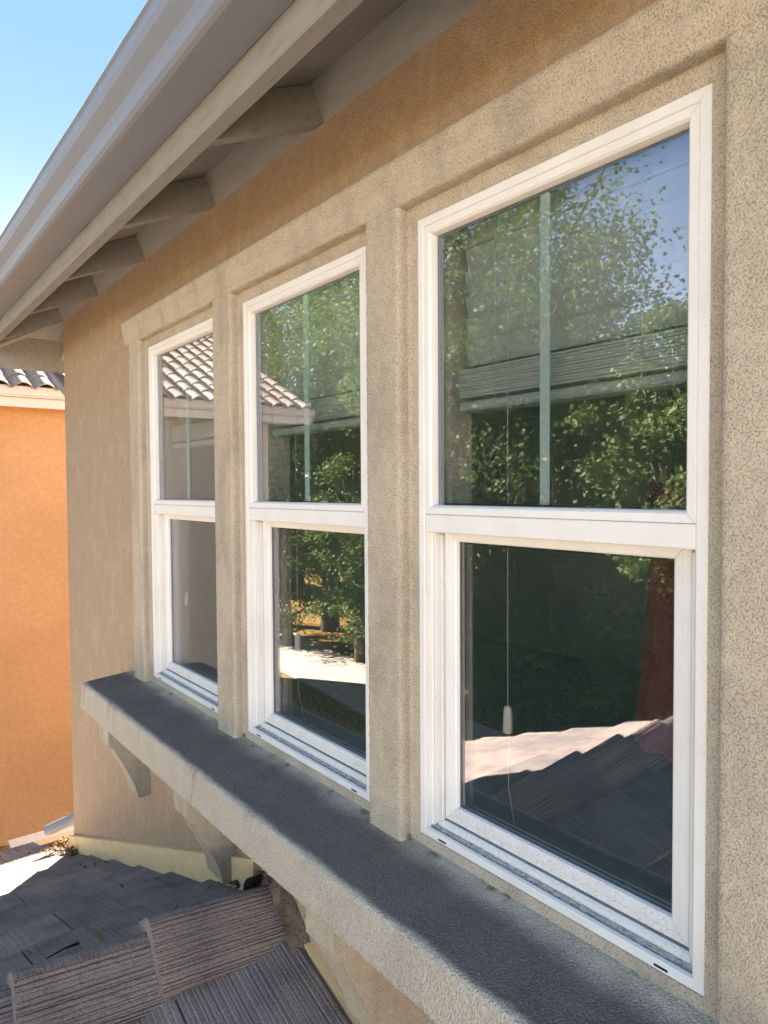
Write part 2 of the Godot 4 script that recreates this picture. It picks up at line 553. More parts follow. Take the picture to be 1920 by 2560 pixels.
func plaster_trim(h: Node3D) -> void:
	var X := Vector3(1, 0, 0)
	var Y := Vector3(0, 1, 0)
	var Z := Vector3(0, 0, 1)
	# uprights between the windows: outline in (x, z), drawn up
	var gap := 0.028
	var cols := [[-2.74, frame_left(0) - gap], [frame_left(0) + FRAME_W + gap, frame_left(1) - gap], [frame_left(1) + FRAME_W + gap, frame_left(2) - gap], [frame_left(2) + FRAME_W + gap, -0.30]]
	for c in cols:
		var st := tool()
		var pts := rounded([Vector2(c[0], -0.01), Vector2(c[0], 0.033), Vector2(c[1], 0.033), Vector2(c[1], -0.01)], [0, 0.011, 0.011, 0], 0.005)
		sweep(st, pts, Vector3.ZERO, X, Z, Y, -0.745, 0.572, 240, 0.0016, 75.0, true)
		put("pilaster", done(st), M.trim, h)
	# plaster returns between frame and trim
	for i in 3:
		var x0 := frame_left(i)
		for s in 4:
			put("plaster_return", side_piece(x0 - 0.034, F_BOT - 0.036, x0 + FRAME_W + 0.034, F_TOP + 0.034, [[0.0, -0.004], [0.0, 0.010], [0.006, 0.008], [0.016, 0.0045], [0.0345, 0.0030], [0.0345, -0.004]], s, 0.0), M.trim, h)
	# specks of mud stuck to the plaster
	rng.seed = 15
	for e in [Vector3(-1.078, -0.724, 0.016), Vector3(-1.835, -0.720, 0.012), Vector3(-0.40, -0.724, 0.050)]:
		var ms := tool()
		var pts := []
		var rad := []
		for k in 5:
			pts.append(e + Vector3(rng.randf_range(-0.002, 0.002), (k - 2) * 0.0032, rng.randf_range(-0.002, 0.002)))
			rad.append([0.001, 0.0026, 0.0034, 0.0024, 0.001][k] * rng.randf_range(0.7, 1.2))
		tube(ms, pts, rad, 7)
		put("mud_speck", done(ms), M.mortar, h)
	# header above: its face leans out towards the top
	var st2 := tool()
	var hp := rounded([Vector2(-0.01, 0.568), Vector2(0.037, 0.568), Vector2(0.052, 0.658), Vector2(-0.01, 0.668)], [0, 0.010, 0.012, 0], 0.006)
	sweep(st2, hp, Vector3.ZERO, Z, Y, X, -2.765, 0.30, 420, 0.0018, 75.0, true)
	put("window_header", done(st2), M.trim, h)
	# the ledge below, black with mildew on top
	var st3 := tool()
	var lp := rounded([Vector2(-0.02, -0.728), Vector2(0.206, -0.746), Vector2(0.213, -0.846), Vector2(-0.02, -0.846)], [0, 0.010, 0.008, 0], 0.005)
	sweep(st3, lp, Vector3.ZERO, Z, Y, X, LEDGE0, LEDGE1, 560, 0.0022, 70.0, true, true, true)
	put("window_ledge", done(st3), ledge_material(lp), h)
	# corbels under the ledge
	var prof := [Vector2(-0.01, -0.842), Vector2(0.156, -0.842), Vector2(0.156, -0.962), Vector2(0.150, -0.970), Vector2(0.136, -0.982), Vector2(0.122, -1.012), Vector2(0.104, -1.046), Vector2(0.086, -1.082), Vector2(0.070, -1.115), Vector2(0.058, -1.148), Vector2(0.047, -1.192), Vector2(-0.01, -1.192)]
	var rad := [0.0, 0.0, 0.004, 0.004, 0.006, 0.01, 0.01, 0.01, 0.01, 0.01, 0.004, 0.0]
	var cp := rounded(prof, rad, 0.007)
	for x in [-2.667, -1.911, -1.155, -0.399]:
		var st := tool()
		sweep(st, cp, Vector3.ZERO, Z, Y, X, x - 0.11, x, 16, 0.0018, 75.0, true)
		put("corbel", done(st), M.trim, h)

const LEDGE0 := -2.825
const LEDGE1 := 0.30

func ledge_material(outline: PackedVector2Array) -> StandardMaterial3D:
	var W := 2048
	var H := 360
	# arc length along the outline, from the wall over the top and down the front
	var n := outline.size()
	var total := 0.0
	var at_edge := 0.0       # where the flat top ends
	var at_low := 0.0        # where the front ends
	for i in n:
		if at_edge == 0.0 and outline[i].x > 0.188: at_edge = total
		if at_low == 0.0 and outline[i].y < -0.838: at_low = total
		total += outline[i].distance_to(outline[(i + 1) % n])
	var big := FastNoiseLite.new()
	big.seed = 3
	big.frequency = 7.0
	big.fractal_octaves = 4
	var fine := FastNoiseLite.new()
	fine.seed = 4
	fine.frequency = 230.0
	fine.fractal_octaves = 2
	var run := FastNoiseLite.new()
	run.seed = 6
	run.frequency = 1.0
	run.fractal_octaves = 3
	var clean := Vector3(0.57, 0.51, 0.41)
	var dark := Vector3(0.142, 0.124, 0.112)
	var brown := Vector3(0.11, 0.085, 0.055)
	var data := PackedByteArray()
	data.resize(W * H * 3)
	for py in H:
		var s := (py + 0.5) / H * total
		for px in W:
			var x := lerpf(LEDGE0, LEDGE1, (px + 0.5) / W)
			var b := big.get_noise_2d(x, s)
			var f := fine.get_noise_2d(x, s)
			var m := 0.0
			if s < at_edge + 0.012:
				var near := 0.055 + 0.014 * b + 0.035 * clampf(x + 1.3, 0.0, 1.0)      # how far from the wall the mildew begins
				m = smoothstep(near - 0.06, near + 0.05, s)
				m *= 1.0 - smoothstep(at_edge - 0.012 + 0.008 * b, at_edge + 0.016 + 0.008 * b, s)
			var drip := run.get_noise_2d(x * 34.0, s * 5.0) * 0.35 + run.get_noise_2d(x * 6.0, 3.0) * 0.7
			if s > at_edge - 0.01 and s < at_low:
				m = maxf(m, smoothstep(-0.3, 0.8, drip - (s - at_edge) * 3.5) * 0.55 * clampf((-0.9 - x) * 1.2 + 0.5, 0.3, 1.0))
			var k := smoothstep(0.12, 0.88, m + f * 0.75 * (1.0 - absf(m - 0.5) * 1.5))
			var c := clean * (0.93 + 0.1 * b) * (0.70 + 0.30 * smoothstep(-0.45, 0.05, f))
			var dk := dark * (1.0 + 0.16 * b + 0.55 * f)
			c = c.lerp(dk, k * 0.95)
			# clots of wet leaf mould at the foot of the wall
			var wet := smoothstep(0.30, 0.55, big.get_noise_2d(x * 1.7 + 40.0, s * 2.0 + 9.0) + f * 0.25) * (1.0 - smoothstep(0.03, 0.055, s))
			c = c.lerp(brown, wet * 0.75)
			var o := (py * W + px) * 3
			var q := Color(c.x, c.y, c.z).linear_to_srgb()
			data[o] = int(clampf(q.r, 0, 1) * 255.0)
			data[o + 1] = int(clampf(q.g, 0, 1) * 255.0)
			data[o + 2] = int(clampf(q.b, 0, 1) * 255.0)
	var m := mat(Color(1, 1, 1), 0.95, 0.2)
	m.albedo_texture = ImageTexture.create_from_image(Image.create_from_data(W, H, false, Image.FORMAT_RGB8, data))
	m.texture_repeat = false
	# a raised grain over the whole length, computed in the same layout
	var hd := PackedByteArray()
	hd.resize(W * H)
	for py in H:
		for px in W:
			var x := lerpf(LEDGE0, LEDGE1, (px + 0.5) / W)
			hd[py * W + px] = int(clampf(0.5 + 0.5 * fine.get_noise_2d(x + 7.0, py * total / H), 0, 1) * 255.0)
	m.heightmap_enabled = true
	m.heightmap_texture = ImageTexture.create_from_image(Image.create_from_data(W, H, false, Image.FORMAT_L8, hd))
	m.heightmap_scale = 0.65
	return m

func eaves(h: Node3D) -> void:
	var X := Vector3(1, 0, 0)
	var Y := Vector3(0, 1, 0)
	var Z := Vector3(0, 0, 1)
	var top := func(d): return 0.97 - PITCH * d     # underside of the deck, d metres out from the wall
	# deck: hipped at the left corner, with the covering above it
	var O := 0.30
	var A := Vector3(CORNER_X - O, top.call(O), O)
	var B := Vector3(1.8, top.call(O), O)
	var R := 3.5
	var P := Vector3(CORNER_X + R, top.call(-R), -R)
	var Q := Vector3(1.8, top.call(-R), -R)
	var Cb := Vector3(CORNER_X - O, top.call(O), -7.0 - O)
	var D := Vector3(1.8, top.call(O), -7.0 - O)
	var st := tool()
	for up in [0.0, 0.05]:
		var u := Vector3(0, up, 0)
		var s := 1.0 if up > 0.0 else -1.0
		quad(st, A + u, B + u, Q + u, P + u, Vector3(0, s, 0.4 * s))
		tri(st, A + u, P + u, Cb + u, Vector3(-0.4 * s, s, 0))
		quad(st, P + u, Q + u, D + u, Cb + u, Vector3(0, s, -0.4 * s))
	var u5 := Vector3(0, 0.05, 0)
	quad(st, A, B, B + u5, A + u5, Z)
	quad(st, A, Cb, Cb + u5, A + u5, -X)
	quad(st, B, Q, Q + u5, B + u5, X)
	quad(st, Q, D, D + u5, Q + u5, X)
	put("roof", done(st), M.eave, h)
	# rafter tails, and blocks set square to them between
	var rx := [-3.83, -3.214, -2.622, -2.002, -1.399, -0.79, -0.18, 0.43]
	var rafter := PackedVector2Array([Vector2(-0.25, 0.874 + PITCH * 0.25), Vector2(0.281, 0.874 - PITCH * 0.281), Vector2(0.281, 0.968 - PITCH * 0.281), Vector2(-0.25, 0.968 + PITCH * 0.25)])
	var cut := PackedVector2Array()
	for p in rafter:
		cut.append(p)
	for i in rx.size():
		put("rafter_tail", prism(cut, Vector3.ZERO, Z, Y, X, rx[i] - 0.040, rx[i]), M.eave, h)
	var block := PackedVector2Array([Vector2(0.0, 0.875), Vector2(0.037, 0.956), Vector2(0.0, 0.972), Vector2(-0.038, 0.892)])
	for i in rx.size() - 1:
		put("blocking_board", prism(block, Vector3.ZERO, Z, Y, X, rx[i] + 0.001, rx[i + 1] - 0.041), M.eave, h)
	# hip rafter at the corner, tails and fascia along the left side
	var hs := tool()
	var hd := Vector3(-1, 0, 1).normalized()
	sweep(hs, PackedVector2Array([Vector2(-0.2, 0.874 + 0.2 * PITCH * 0.707), Vector2(0.40, 0.874 - 0.40 * PITCH * 0.707), Vector2(0.40, 0.955 - 0.40 * PITCH * 0.707), Vector2(-0.2, 0.955 + 0.2 * PITCH * 0.707)]), Vector3(CORNER_X, 0, 0), hd, Y, Vector3(1, 0, 1).normalized(), -0.02, 0.02)
	put("hip_rafter", done(hs), M.eave, h)
	for z in [-0.055, -0.62, -1.23, -1.84]:
		put("rafter_tail", prism(PackedVector2Array([Vector2(0.0, 0.864), Vector2(0.278, 0.864 - PITCH * 0.278 - 0.012), Vector2(0.278, 0.966 - PITCH * 0.278), Vector2(0.0, 0.966)]), Vector3(CORNER_X, 0, 0), -X, Y, Z, z - 0.04, z), M.eave, h)
	put("fascia_board", box_mesh(Vector3(-4.199, 0.742, 0.283), Vector3(1.8, 0.872, 0.321), 0.003), M.eave, h)
	put("fascia_board", box_mesh(Vector3(-4.199, 0.664, -7.2), Vector3(-4.161, 0.836, 0.2815), 0.003), M.eave, h)
	gutter(h)
	downspout(h)

func gutter(h: Node3D) -> void:
	# an ogee trough of thin metal: its section in (z, y), outside then inside
	var outer := [Vector2(0.323, 0.905), Vector2(0.323, 0.803), Vector2(0.404, 0.803), Vector2(0.412, 0.806), Vector2(0.418, 0.815), Vector2(0.420, 0.832), Vector2(0.424, 0.848), Vector2(0.434, 0.863), Vector2(0.443, 0.877), Vector2(0.447, 0.892), Vector2(0.447, 0.914), Vector2(0.452, 0.919), Vector2(0.449, 0.925), Vector2(0.440, 0.925), Vector2(0.436, 0.919)]
	var inner := [Vector2(0.441, 0.910), Vector2(0.441, 0.893), Vector2(0.437, 0.880), Vector2(0.428, 0.866), Vector2(0.418, 0.850), Vector2(0.414, 0.833), Vector2(0.411, 0.818), Vector2(0.400, 0.809), Vector2(0.329, 0.809), Vector2(0.329, 0.905)]
	var pts := PackedVector2Array()
	for p in outer + inner:
		pts.append(p)
	var st := tool()
	sweep(st, pts, Vector3.ZERO, Vector3(0, 0, 1), Vector3(0, 1, 0), Vector3(1, 0, 0), -4.33, 1.8, 60, 0.0015, 3.0)
	put("gutter", done(st), M.gutter, h)
	var grown := PackedVector2Array()
	for p in outer:
		grown.append(Vector2(0.385, 0.87) + (p - Vector2(0.385, 0.87)) * 1.022)
	for p in inner:
		grown.append(p)
	for x in [-2.94, 0.2]:
		var js := tool()
		sweep(js, grown, Vector3.ZERO, Vector3(0, 0, 1), Vector3(0, 1, 0), Vector3(1, 0, 0), x - 0.045, x + 0.045)
		put("gutter_joint", done(js), M.gutter, h)
	rng.seed = 77
	for x in [-3.85, -3.234, -2.642, -2.022, -1.419, -0.81, -0.2]:
		for k in 2:
			var nh := tool()
			var c := Vector3(x + rng.randf_range(-0.012, 0.012), 0.763 + 0.026 * k + rng.randf_range(-0.003, 0.003), 0.3205)
			tube(nh, [c, c + Vector3(0, 0, 0.0012), c + Vector3(0, 0, 0.0018)], [0.0042, 0.0038, 0.0016], 10)
			put("nail_head", done(nh), M.track, h)
	var st2 := tool()
	var side := PackedVector2Array()
	for p in pts:
		side.append(Vector2(p.x - 0.323 + 4.2005, p.y - 0.005))
	sweep(st2, side, Vector3.ZERO, Vector3(-1, 0, 0), Vector3(0, 1, 0), Vector3(0, 0, 1), -7.2, 0.32, 20, 0.0015, 3.0)
	put("gutter", done(st2), M.gutter, h)

func rect_pipe(st: SurfaceTool, path: Array, w: float, d: float) -> void:
	# a downspout with fluted faces along a path; w is measured along z where it can be
	var sect := []
	for k in 24:
		var an := TAU * (k + 0.5) / 24.0
		var q := Vector2(cos(an), sin(an))
		var r := 1.0 / pow(pow(absf(q.x), 6.0) + pow(absf(q.y), 6.0), 1.0 / 6.0)
		sect.append(q * r * (1.0 - 0.05 * (k % 2)))
	st.set_smooth_group(0)
	var rings := []
	for i in path.size():
		var a: Vector3 = path[maxi(i - 1, 0)]
		var b: Vector3 = path[mini(i + 1, path.size() - 1)]
		var dir := (b - a).normalized()
		var s := Vector3(0, 0, 1) if absf(dir.z) < 0.8 else Vector3(1, 0, 0)
		s = (s - dir * s.dot(dir)).normalized()
		var t := dir.cross(s)
		var ring := []
		for p in sect:
			ring.append(path[i] + s * p.x * w * 0.5 + t * p.y * d * 0.5)
		rings.append(ring)
	for i in path.size() - 1:
		for k in 24:
			var k2 := (k + 1) % 24
			quad(st, rings[i][k], rings[i][k2], rings[i + 1][k2], rings[i + 1][k], rings[i][k] + rings[i][k2] - path[i] * 2.0)

func downspout(h: Node3D) -> void:
	var st := tool()
	rect_pipe(st, [Vector3(-4.26, 0.80, -0.06), Vector3(-4.255, 0.70, -0.06), Vector3(-4.22, 0.64, -0.062), Vector3(-4.00, 0.53, -0.075), Vector3(-3.93, 0.48, -0.09), Vector3(-3.91, 0.40, -0.10), Vector3(-3.91, -1.62, -0.10), Vector3(-3.925, -1.73, -0.09), Vector3(-3.99, -1.80, -0.02), Vector3(-4.09, -1.865, 0.07)], 0.07, 0.052)
	put("downspout", done(st), M.gutter, h)

# ------------------------------------------------------------------ windows

# one side of a frame: the section (inset, z) is drawn from corner to corner of a rectangle; ends are mitred with a hair's gap
func side_piece(x0: float, y0: float, x1: float, y1: float, section: Array, side: int, hair := 0.0003) -> ArrayMesh:
	var st := tool()
	var ends := []
	for p in section:
		var i: float = p[0]
		var a: Vector3
		var b: Vector3
		match side:
			0: a = Vector3(x0 + i, y0 + i + hair, p[1]); b = Vector3(x0 + i, y1 - i - hair, p[1])
			1: a = Vector3(x0 + i + hair, y1 - i, p[1]); b = Vector3(x1 - i - hair, y1 - i, p[1])
			2: a = Vector3(x1 - i, y1 - i - hair, p[1]); b = Vector3(x1 - i, y0 + i + hair, p[1])
			_: a = Vector3(x1 - i - hair, y0 + i, p[1]); b = Vector3(x0 + i + hair, y0 + i, p[1])
		ends.append([a, b])
	var inward: Vector3 = [Vector3(1, 0, 0), Vector3(0, -1, 0), Vector3(-1, 0, 0), Vector3(0, 1, 0)][side]
	for k in section.size() - 1:
		var di: float = section[k + 1][0] - section[k][0]
		var dz: float = section[k + 1][1] - section[k][1]
		var hint := (inward * -dz + Vector3(0, 0, 1) * di)
		quad(st, ends[k][0], ends[k][1], ends[k + 1][1], ends[k + 1][0], hint)
	# mitred ends
	for e in [0, 1]:
		for k in range(1, section.size() - 1):
			tri(st, ends[0][e], ends[k][e], ends[k + 1][e], Vector3(1, 1, 1))
	return done(st)

func window(h: Node3D, left: float) -> void:
	var w := base("window", Vector3.ZERO, h)
	var x0 := left
	var x1 := left + FRAME_W
	var V: Material = M.vinyl
	# outer flange
	var flange := [[0.0, -0.05], [0.0, 0.003], [0.0015, 0.0045], [0.0155, 0.0045], [0.0172, 0.003], [0.0172, -0.010]]
	for s in 3:
		put("frame", side_piece(x0, F_BOT, x1, F_TOP, flange, s), V, w)
	put("frame", side_piece(x0, F_BOT, x1, F_TOP, [[0.0, -0.05], [0.0, 0.003], [0.0015, 0.0045], [0.0145, 0.0045], [0.016, 0.003], [0.016, -0.0055], [0.006, -0.0060], [0.006, -0.02]], 3), V, w)
	# the upper light: a sloping bead round the glass
	var bead := [[0.0, -0.03], [0.0, 0.0022], [0.001, 0.003], [0.013, 0.0025], [0.0165, -0.002], [0.0180, -0.013], [0.0182, -0.03]]
	for s in 4:
		put("glazing_bead", side_piece(x0 + 0.0176, -0.0502, x1 - 0.0176, F_TOP - 0.0176, bead, s, 0.00035), V, w)
	# meeting rail
	put("meeting_rail", box_mesh(Vector3(x0 + 0.0176, -0.0865, -0.05), Vector3(x1 - 0.0176, -0.0510, 0.0028), 0.002), V, w)
	# jamb channels beside the lower sash
	var steps := [[0.0, 0.0], [0.0, -0.014], [0.0055, -0.0145], [0.0055, -0.019], [0.0072, -0.019], [0.0072, -0.0155], [0.0100, -0.0155], [0.0100, -0.030], [0.0160, -0.031], [0.0160, -0.026], [0.0195, -0.026], [0.0195, -0.065]]
	for s in [0, 2]:
		put("jamb_channel", side_piece(x0 + 0.0174, F_BOT + 0.01, x1 - 0.0174, -0.075, steps, s), V, w)
	# sill track: a floor, a rib and a raised seat, drawn along x
	var X := Vector3(1, 0, 0)
	var tr := tool()
	var yb := F_BOT + 0.0185
	sweep(tr, PackedVector2Array([Vector2(-0.0105, yb - 0.014), Vector2(-0.0105, yb - 0.002), Vector2(-0.0190, yb + 0.0), Vector2(-0.0190, yb - 0.014)]), Vector3.ZERO, Vector3(0, 0, 1), Vector3(0, 1, 0), X, x0 + 0.018, x1 - 0.018)
	put("sill_track", done(tr), M.track, w)
	var seat := tool()
	sweep(seat, PackedVector2Array([Vector2(-0.0206, yb - 0.014), Vector2(-0.0206, yb + 0.0065), Vector2(-0.0222, yb + 0.008), Vector2(-0.0285, yb + 0.0115), Vector2(-0.0290, yb + 0.0085), Vector2(-0.0330, yb + 0.0085), Vector2(-0.06, yb + 0.0085), Vector2(-0.06, yb - 0.014)]), Vector3.ZERO, Vector3(0, 0, 1), Vector3(0, 1, 0), X, x0 + 0.018, x1 - 0.018)
	put("sill_track", done(seat), M.vinyl_dirty, w)
	# lower sash
	var sy0 := F_BOT + 0.034
	var sash := [[0.0, -0.055], [0.0, -0.0315], [0.0012, -0.030], [0.0125, -0.030], [0.0130, -0.0312], [0.0136, -0.0305], [0.0260, -0.0325], [0.0290, -0.035], [0.0300, -0.0425]]
	for s in 4:
		put("sash", side_piece(x0 + 0.040, sy0, x1 - 0.040, -0.076, sash, s, 0.00035), M.vinyl_dirty if s == 3 else V, w)
	# glass: two panes with a film between, and the gasket line round them
	glazing(w, x0 + 0.0356, -0.0322, x1 - 0.0356, F_TOP - 0.0356, -0.0140)
	glazing(w, x0 + 0.0698, sy0 + 0.0298, x1 - 0.0698, -0.1058, -0.0428)
	put("grid_bar", box_mesh(Vector3(left + 0.2885, -0.0325, -0.0255), Vector3(left + 0.3075, F_TOP - 0.0355, -0.0200), 0.001), M.bar, w)
	# weep slots in the flange: dark slips drawn for the shade inside the holes
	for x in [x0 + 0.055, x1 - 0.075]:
		put("weep_slot_shade", box_mesh(Vector3(x, F_BOT + 0.0045, 0.003), Vector3(x + 0.022, F_BOT + 0.0085, 0.0049), 0.0002), M.gasket, w)
	# inner sill and plastered reveal
	put("inner_sill", box_mesh(Vector3(x0 + 0.002, F_BOT + 0.002, -0.092), Vector3(x1 - 0.002, F_BOT + 0.050, -0.0605), 0.003), V, w)

func glazing(w: Node3D, x0: float, y0: float, x1: float, y1: float, z: float) -> void:
	var sheet := func(zz, name, m):
		var st := tool()
		quad(st, Vector3(x0, y0, zz), Vector3(x1, y0, zz), Vector3(x1, y1, zz), Vector3(x0, y1, zz), Vector3(0, 0, 1))
		put(name, done(st), m, w)
	for e in [0.0, -0.013]:
		put("pane", box_mesh(Vector3(x0, y0, z + e - 0.003), Vector3(x1, y1, z + e), 0.0002), M.glass, w)
	sheet.call(z - 0.0034, "glass_coating", M.coating)
	# dark spacer between the panes
	var sp := [[0.0, -0.0036], [0.0035, -0.0036], [0.0035, -0.0128], [0.0, -0.0128]]
	for s in 4:
		var sec := []
		for p in sp: sec.append([p[0], p[1] + z])
		put("spacer", side_piece(x0 + 0.0002, y0 + 0.0002, x1 - 0.0002, y1 - 0.0002, sec, s, 0.0), M.gasket, w)

# ------------------------------------------------------------------ lower roof

func low_y(x: float) -> float:
	return RIDGE_Y - LOW * absf(x - RIDGE_X)

func tile_mesh(width: float, length: float, seed_: int) -> ArrayMesh:
	# outline in (across, height): a combed top over a flat underside
	rng.seed = seed_
	var pts := PackedVector2Array()
	pts.append(Vector2(0.0, 0.0))
	var x := 0.0
	while x < width - 0.008:
		var step := minf(rng.randf_range(0.007, 0.020), width - x)
		var dp := 0.0006 + 0.0030 * rng.randf() * rng.randf()
		pts.append(Vector2(x + step * 0.04, 0.024))
		pts.append(Vector2(x + step * rng.randf_range(0.5, 0.64), 0.024 + 0.0012 * rng.randf()))
		pts.append(Vector2(x + step * 0.84, 0.024 - dp))
		x += step
	pts.append(Vector2(width, 0.024))
	pts.append(Vector2(width, 0.0))
	var st := tool()
	sweep(st, pts, Vector3.ZERO, Vector3(1, 0, 0), Vector3(0, 1, 0), Vector3(0, 0, 1), 0.0, length, 3, 0.0012, 25.0)
	return done(st)

func lower_roof(h: Node3D) -> void:
	var lr := base("lower_roof", Vector3.ZERO, h)
	var Z1 := 2.25
	# deck under the tiles
	var st := tool()
	var e0 := -4.86
	var e1 := 1.3
	var dk := PackedVector2Array([Vector2(e0, low_y(e0) - 0.05), Vector2(RIDGE_X, RIDGE_Y - 0.05), Vector2(e1, low_y(e1) - 0.05), Vector2(e1, low_y(e1) - 0.16), Vector2(RIDGE_X, RIDGE_Y - 0.16), Vector2(e0, low_y(e0) - 0.16)])
	sweep(st, dk, Vector3.ZERO, Vector3(1, 0, 0), Vector3(0, 1, 0), Vector3(0, 0, 1), 0.0005, Z1 - 0.03)
	put("deck", done(st), M.eave, lr)
	var wall := tool()
	sweep(wall, PackedVector2Array([Vector2(-4.4, GROUND - 0.1), Vector2(-4.4, low_y(-4.4) - 0.162), Vector2(RIDGE_X, RIDGE_Y - 0.162), Vector2(0.9, low_y(0.9) - 0.162), Vector2(0.9, GROUND - 0.1)]), Vector3.ZERO, Vector3(1, 0, 0), Vector3(0, 1, 0), Vector3(0, 0, 1), 0.001, Z1 - 0.35)
	put("porch_wall", done(wall), M.wall, lr)
	var W := 0.325
	var L := 0.43
	var kinds := []
	for k in 4: kinds.append(tile_mesh(W - 0.004, L, 100 + k))
	var run := sqrt(1.0 + LOW * LOW)
	var expo := 0.345
	rng.seed = 5
	for side in [-1, 1]:
		var rows: int = 9 if side < 0 else 8
		for r in rows:
			var butt := 0.40 + expo * r                     # plan distance of the lower edge from the ridge
			var off := 0.095 if r % 2 == 1 else 0.25
			if side > 0: off = 0.19 if r % 2 == 1 else 0.03
			var z := off - W
			while z < Z1:
				var za := maxf(z, 0.012)
				var zb := minf(z + W, Z1)
				if zb - za > 0.03:
					var lift := 0.002 + 0.004 * rng.randf()
					var top_d := butt - L / run
					var hi := Vector3(RIDGE_X + side * top_d, RIDGE_Y - LOW * top_d - 0.040, za)
					var lo := Vector3(RIDGE_X + side * butt, RIDGE_Y - LOW * butt - 0.018 + lift, za)
					var down := (lo - hi).normalized()
					var acr := Vector3(0, 0, 1)
					var nrm := acr.cross(down) if side > 0 else down.cross(acr)
					if nrm.y < 0.0: nrm = -nrm
					var b := Basis(acr * (zb - za) / W, nrm, down)
					var jit := down * rng.randf_range(-0.006, 0.006)
					put("roof_tile", kinds[rng.randi() % 4], M.tiles[rng.randi() % 4], lr, Transform3D(b, hi + jit))
				z += W
	# ridge caps, each lapping the one before it
	var caps := []
	for k in 3: caps.append(cap_mesh(200 + k))
	var cz := 0.045
	var i := 0
	while cz < Z1:
		var len_ := 0.315
		var b := Basis(Vector3(0, 0, 1), 0.0) if i % 2 == 0 else Basis(Vector3(0, 0, 1), 0.012)
		b = Basis(Vector3(1, 0, 0), -0.115) * b
		put("ridge_cap", caps[i % 3], M.tiles[[2, 0, 1, 3][i % 4]], lr, Transform3D(b, Vector3(RIDGE_X + 0.004 * (i % 2), RIDGE_Y + 0.034, cz - 0.02)))
		cz += len_ - 0.020
		i += 1
	# mortar bedding the last cap against the wall
	var mo := tool()
	var mp := rounded([Vector2(-0.17, -0.13), Vector2(-0.10, 0.01), Vector2(-0.015, 0.075), Vector2(0.03, 0.07), Vector2(0.12, -0.02), Vector2(0.205, -0.115), Vector2(0.19, -0.15), Vector2(0.0, -0.13)], [0.02, 0.03, 0.03, 0.03, 0.03, 0.02, 0.02, 0.0], 0.012)
	sweep(mo, mp, Vector3(RIDGE_X, RIDGE_Y, 0), Vector3(1, 0, 0), Vector3(0, 1, 0), Vector3(0, 0, 1), 0.0, 0.058, 8, 0.012, 22.0, true)
	put("mortar", done(mo), M.mortar, lr)
	# cream flashing board stepping up the wall on both slopes and the strip below it
	var fl := func(x): return low_y(x) + 0.085
	put("flashing_board", prism(PackedVector2Array([Vector2(CORNER_X + 0.004, fl.call(CORNER_X) - 0.080), Vector2(RIDGE_X - 0.12, fl.call(RIDGE_X - 0.12) - 0.095), Vector2(RIDGE_X - 0.12, fl.call(RIDGE_X - 0.12) + 0.010), Vector2(CORNER_X + 0.004, fl.call(CORNER_X) + 0.005)]), Vector3.ZERO, Vector3(1, 0, 0), Vector3(0, 1, 0), Vector3(0, 0, 1), 0.0005, 0.022), M.cream_board, lr)
	put("flashing_strip", prism(PackedVector2Array([Vector2(CORNER_X + 0.004, low_y(CORNER_X) - 0.06), Vector2(RIDGE_X - 0.12, low_y(RIDGE_X - 0.12) - 0.06), Vector2(RIDGE_X - 0.12, low_y(RIDGE_X - 0.12) + 0.0), Vector2(CORNER_X + 0.004, low_y(CORNER_X) + 0.01)]), Vector3.ZERO, Vector3(1, 0, 0), Vector3(0, 1, 0), Vector3(0, 0, 1), 0.0005, 0.010), M.cream_board, lr)
	put("flashing_board", prism(PackedVector2Array([Vector2(RIDGE_X + 0.13, low_y(RIDGE_X + 0.13) - 0.05), Vector2(1.2, low_y(1.2) - 0.05), Vector2(1.2, low_y(1.2) - 0.002), Vector2(RIDGE_X + 0.13, low_y(RIDGE_X + 0.13) - 0.002)]), Vector3.ZERO, Vector3(1, 0, 0), Vector3(0, 1, 0), Vector3(0, 0, 1), 0.0005, 0.018), M.cream_board, lr)
	# metal trim along the low edge, towards the neighbour
	var ex := -4.90
	put("edge_trim", prism(PackedVector2Array([Vector2(ex - 0.06, low_y(ex) - 0.02), Vector2(ex + 0.035, low_y(ex) - 0.02), Vector2(ex + 0.035, low_y(ex) + 0.018), Vector2(ex - 0.06, low_y(ex) + 0.03)]), Vector3.ZERO, Vector3(1, 0, 0), Vector3(0, 1, 0), Vector3(0, 0, 1), -0.9, 0.13), M.far_fascia, lr)

